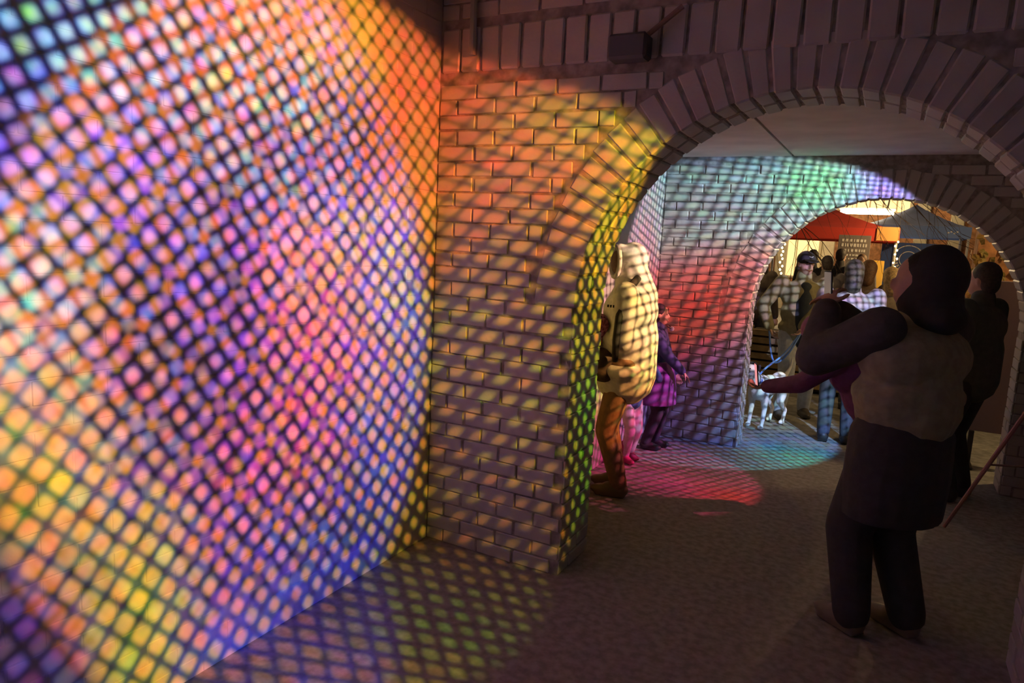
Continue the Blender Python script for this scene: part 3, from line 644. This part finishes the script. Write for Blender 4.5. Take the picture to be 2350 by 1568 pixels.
MB().tube([(-.62, 0, 0), (.55, 0, 0)], .05, 10).build('tube', mat('tube_glow', (1, .95, .8), .5, emit=(1, .85, .5), estr=14), lt, True)
bevelled('fixture', (-.66, -.04, .055), (.59, .04, .11), .01, CRM, lt)
for sx in (-.5, .4): MB().tube([(sx, 0, .1), (sx, 2.7, .55)], .02, 6).build('wall_arm', M_dark, lt)
def lamp(name, loc, e, col, r=.08):
    L = bpy.data.lights.new(name, 'POINT'); L.energy = e; L.color = col; L.shadow_soft_size = r
    o_ = bpy.data.objects.new(name, L); COL.objects.link(o_); o_.location = loc; return o_
def lantern(loc, e, lab):
    g = empty('wall_lantern', loc); tag(g, lab, 'lamp')
    bevelled('lantern_cap', (-.09, -.09, .12), (.09, .09, .16), .02, M_dark, g); bevelled('lantern_base', (-.07, -.07, -.15), (.07, .07, -.12), .01, M_dark, g)
    for sx in (-1, 1):
        for sy in (-1, 1): MB().tube([(sx*.06, sy*.06, -.12), (sx*.06, sy*.06, .12)], .006, 6).build('lantern_bar', M_dark, g)
    MB().ell((0, 0, 0), (.045, .045, .08), None, 12, 8).build('lantern_bulb', mat('warm_bulb', (1, .8, .4), .5, emit=(1, .7, .25), estr=18), g, True)
    lamp('lantern_light', (loc[0], loc[1]-.16, loc[2]), e, (1, .66, .28))
lantern((-3.3, 18.6, 2.7), 260, 'lantern lighting the left of the courtyard'); lantern((1.15, 14.6, 2.62), 300, 'yellow glowing lantern right of the blue canopy'); lantern((2.0, 7.6, 2.7), 110, 'unseen lamp added to light the ivy wall right of the far arch'); lantern((-2.3, 9.5, 2.7), 60, 'lantern behind the left of the far arch')  # the ivy-wall lamp is added out of view to light the leaves
lamp('tube_throw', (-.62, 19.0, 2.6), 320, (1, .8, .5), .3)
# canopies
def canopy(label, cx, cy, half, zc, peak, col, colv, group):
    g = empty('canopy_tent', (cx, cy, 0)); tag(g, label, 'canopy', group)
    q = MB(); n = 10; m = n+1; V = []
    for j in range(m):
        for i in range(m):
            a, b = -1+2*i/n, -1+2*j/n; r = max(abs(a), abs(b)); V.append((a*half, b*half, zc+(peak-zc)*(1-r)**1.35))
    q.add(V, [(j*m+i, j*m+i+1, (j+1)*m+i+1, (j+1)*m+i) for j in range(n) for i in range(n)]); q.build('roof_fabric', mat('canopy_%.2f%.2f' % col[:2], col, .8, .002, 30, .08, 3), g, True)
    for k_ in range(4):
        w_ = MB().box((-half, -half-.006, zc-.24), (half, -half+.006, zc+.005), Matrix.Rotation(PI/2*k_, 4, 'Z')).build('valance', mat('valance_%.2f%.2f' % colv[:2], colv, .8, .002, 30), g)
    for sx in (-1, 1):
        for sy in (-1, 1): MB().tube([(sx*half*.97, sy*half*.97, 0), (sx*half*.97, sy*half*.97, zc)], .025, 8).build('pole', mat('pole_grey', (.45, .45, .45), .4), g)
    return g
cr_ = canopy('red canopy tent at the left of the courtyard', -1.22, 16.4, 1.30, 2.22, 2.66, (.62, .05, .03), (.62, .05, .03), 'canopy tents in the courtyard')
MB().box((.92, -1.32, 2.0), (1.30, -1.309, 2.26)).build('orange_flap', mat('orange_flap', (.8, .40, .12), .8), cr_)
cb_ = canopy('blue canopy tent right of the red one', 0.38, 18.9, 1.05, 2.40, 2.92, (.42, .50, .78), (.16, .26, .62), 'canopy tents in the courtyard')
for i, (a, b) in enumerate(((0, 0), (.05, .02), (.11, -.01), (.16, .02))): MB().box((.62+a, -1.062, 2.26+b), (.655+a, -1.055, 2.29+b)).build('valance_mark', mat('white_mark', (.7, .7, .7), .6), cb_)
# banners
g = empty('grey_banner', (-.66, 15.0, 0)); tag(g, 'grey upright banner with rows of white lettering', 'banner')
bevelled('banner_stand', (-.26, -.12, 0), (.26, .12, .05), .01, M_dark, g)
MB().tube([(0, .02, .04), (0, .02, 2.06)], .012, 8).build('banner_pole', M_dark, g)
bevelled('banner_sheet', (-.28, -.01, .12), (.28, .01, 2.08), .004, mat('banner_grey', (.22, .18, .17), .8), g)
rr = random.Random(5)
for row, (z_, h_) in enumerate(((1.98, .05), (1.89, .06), (1.79, .05), (1.70, .035), (1.63, .03))):
    xx = -.22
    while xx < .2:
        wd = rr.uniform(.02, .05); bevelled('letter', (xx, -.014, z_-h_/2), (min(xx+wd, .22), -.0095, z_+h_/2), .001, mat('letter_white', (.75, .72, .7), .7), g); xx += wd+rr.uniform(.012, .03)
bevelled('banner_photo', (-.27, -.013, .8), (-.12, -.0095, 1.58), .001, mat('banner_pink', (.6, .42, .38), .8), g)
g = empty('yellow_panel', (-.25, 15.2, 0)); tag(g, 'yellow panel standing beside the grey banner', 'panel')
bevelled('panel_sheet', (-.16, -.012, .9), (.14, .012, 1.62), .005, mat('panel_yellow', (.80, .48, .08), .7), g); bevelled('panel_foot', (-.14, -.15, 0), (.12, .15, .03), .01, M_dark, g); MB().tube([(0, 0, .03), (0, 0, .92)], .015, 8).build('panel_post', M_dark, g)
g = empty('blue_banner', (.30, 17.75, 0)); tag(g, 'dark blue banner with a white round emblem under the blue canopy', 'banner')
bevelled('banner_sheet', (-.52, -.01, .7), (.52, .01, 2.02), .004, mat('banner_blue', (.05, .10, .33), .8), g)
for r_ in (.30, .17):
    MB().tube([(.02+r_*math.cos(a), -.013, 1.66+r_*math.sin(a)) for a in [i*PI/20 for i in range(41)]], .010, 6, False).build('emblem_ring', mat('letter_white', (0, 0, 0)), g, True)
for i in range(12):
    a = PI*1.05+i*PI*1.0/12
    bevelled('emblem_letter', (-.018, -.003, -.03), (.018, .003, .03), .001, mat('letter_white', (0, 0, 0)), g).matrix_local = Matrix.Translation((.02+.235*math.cos(a), -.013, 1.66+.235*math.sin(a))) @ Matrix.Rotation(-a+PI/2, 4, 'Y')
# strings of bulbs
BUL = mat('fairy_bulb', (1, .85, .5), .5, emit=(1, .78, .35), estr=9)
for lab, (bx, by, zt, zb, nb) in (('hanging string of warm bulbs by the left edge of the far arch', (-1.55, 12.0, 1.83, 1.13, 13)), ('hanging string of warm bulbs in front of the blue banner', (.06, 14.5, 1.98, 1.30, 10))):
    g = empty('string_lights', (bx, by, 0)); tag(g, lab, 'lights')
    MB().tube([(0, 0, zt+1.2), (.01, 0, (zt+zb)/2), (-.01, 0, zb)], .004, 6).build('wire', M_dark, g)
    for i in range(nb):
        zz = zt+(zb-zt)*i/(nb-1); MB().ell((.018*(-1)**i+rr.uniform(-.01, .01), -.01, zz), (.016, .016, .02), None, 8, 6).build('bulb', BUL, g, True)
# ivy wall right of the arch
g = empty('ivy_wall', (.80, 9.0, 0)); tag(g, 'brick wall overgrown with ivy, lit orange, right of the far arch', 'wall')
MB().box((0, 0, 0), (2.6, .4, 2.75)).build('wall', BO, g)
q = MB(); rr = random.Random(11)
for i in range(2600):
    a, z_ = rr.uniform(-.05, 2.4), rr.uniform(.1, 2.8)
    if rr.random() > .35+.5*math.sin(a*4+z_*3)**2: continue
    M = Matrix.Translation((a, -.02-rr.random()*.05, z_)) @ Euler((rr.uniform(-.7, .7), rr.uniform(-3, 3), rr.uniform(-.7, .7))).to_matrix().to_4x4(); s_ = rr.uniform(.03, .055)
    q.add([(0, 0, -s_), (s_*.8, .008, -.2*s_), (s_*.5, 0, .7*s_), (0, .01, s_), (-s_*.5, 0, .7*s_), (-s_*.8, .008, -.2*s_)], [(0, 1, 2, 3), (0, 3, 4, 5)], M)
o = q.build('ivy_leaves', mat('ivy', (.22, .20, .05), .6, col2=(.42, .20, .05), vscale=5), g); o['kind'] = 'stuff'
# bare tree reaching over the red canopy
g = empty('bare_tree', (-2.9, 13.6, 0)); tag(g, 'bare leafless tree with thin twigs before the red canopy', 'tree')
BK = mat('bark', (.10, .06, .04), .9, .004, 40, .2, 12)
MB().tube([(0, 0, 0), (.05, 0, 1.0), (.0, .05, 2.0), (.15, 0, 3.0), (.3, 0, 3.8)], [.14, .11, .09, .07, .05], 10).build('trunk', BK, g, True)
rr = random.Random(21)
def twig(mb, p, d, L, r, dep):
    pts = [p]; rad = [r]
    for i in range(5):
        d = (d+Vector((rr.uniform(-.3, .3), rr.uniform(-.3, .3), rr.uniform(-.32, .15)))).normalized(); p = p+d*L/5; pts.append(p); rad.append(r*(1-.15*(i+1)))
        if dep and i > 0:
            for q_ in range(2 if dep > 1 else 1): twig(mb, p, (d+Vector((rr.uniform(-.8, .8), rr.uniform(-.6, .6), rr.uniform(-1.2, .3)))).normalized(), L*.5, r*.5, dep-1)
    mb.tube(pts, rad, 5)
for i in range(4):
    mb = MB(); twig(mb, Vector((.15+.03*i, 0, 2.7+.14*i)), Vector((1, rr.uniform(-.5, .4), rr.uniform(-.15, .3))).normalized(), rr.uniform(2.2, 3.2), .015, 2); mb.build('branch', BK, g, True)
g = empty('bare_shrub', (1.35, 12.6, 0)); tag(g, 'bare twiggy shrub beside the right end of the blue canopy', 'shrub')
for i in range(5):
    mb = MB(); twig(mb, Vector((.1*i-.2, 0, 0)), Vector((rr.uniform(-.1, .2), rr.uniform(-.2, .2), 1)).normalized(), 2.5, .018, 1); mb.build('branch', BK, g, True)
# slatted planter behind the man
g = empty('slatted_planter', (-.75, 9.2, 0)); tag(g, 'low wooden slatted planter box behind the man with the leash', 'planter')
WD = mat('planter_wood', (.32, .22, .10), .7, .002, 50, .2, 10)
for i in range(7): bevelled('slat', (-.75, -.02, .06+.10*i), (.75, .0, .06+.10*i+.075), .006, WD, g)
for sx in (-.72, 0, .72): bevelled('post', (sx-.03, .0, 0), (sx+.03, .05, .78), .006, WD, g)
bevelled('soil_box', (-.74, .05, .02), (.74, .55, .70), .01, mat('planter_inside', (.06, .045, .03), .9), g)
# board standing in the far arch
g = empty('display_board', (.93, 7.0, 0)); tag(g, 'plain dull purple board standing upright in the right of the far arch', 'board')
bevelled('panel', (-.20, -.02, .30), (.22, .02, 1.58), .006, mat('board_purple', (.20, .14, .15), .8), g)
for sx in (-.16, .18): bevelled('leg', (sx-.02, -.025, 0), (sx+.02, .025, .30), .004, M_dark, g); bevelled('foot', (sx-.025, -.2, 0), (sx+.025, .2, .025), .004, M_dark, g)
# tripod carrying the projectors
g = empty('projector_tripod', (.86, 4.96, 0)); tag(g, 'tripod stand at the right edge carrying the projectors', 'tripod')
TR = mat('tripod_metal', (.10, .07, .075), .45, metal=.3)
MB().tube([(0, 0, .55), (0, 0, 2.18)], .014, 10).build('pole', TR, g); MB().tube([(0, 0, .92), (0, 0, 1.02)], .026, 10).build('collar', M_dark, g)
for i in range(3):
    a = 2*PI*i/3+.5; MB().tube([(.02*math.cos(a), .02*math.sin(a), .98), (.42*math.cos(a), .42*math.sin(a), .012)], [.014, .012], 8).build('leg', mat('tripod_leg', (.35, .17, .17), .5), g)
    MB().tube([(0, 0, .55), (.21*math.cos(a), .21*math.sin(a), .50)], .007, 6).build('brace', TR, g)
bevelled('head_plate', (.02, -.14, 2.17), (.16, .2, 2.19), .004, M_dark, g)
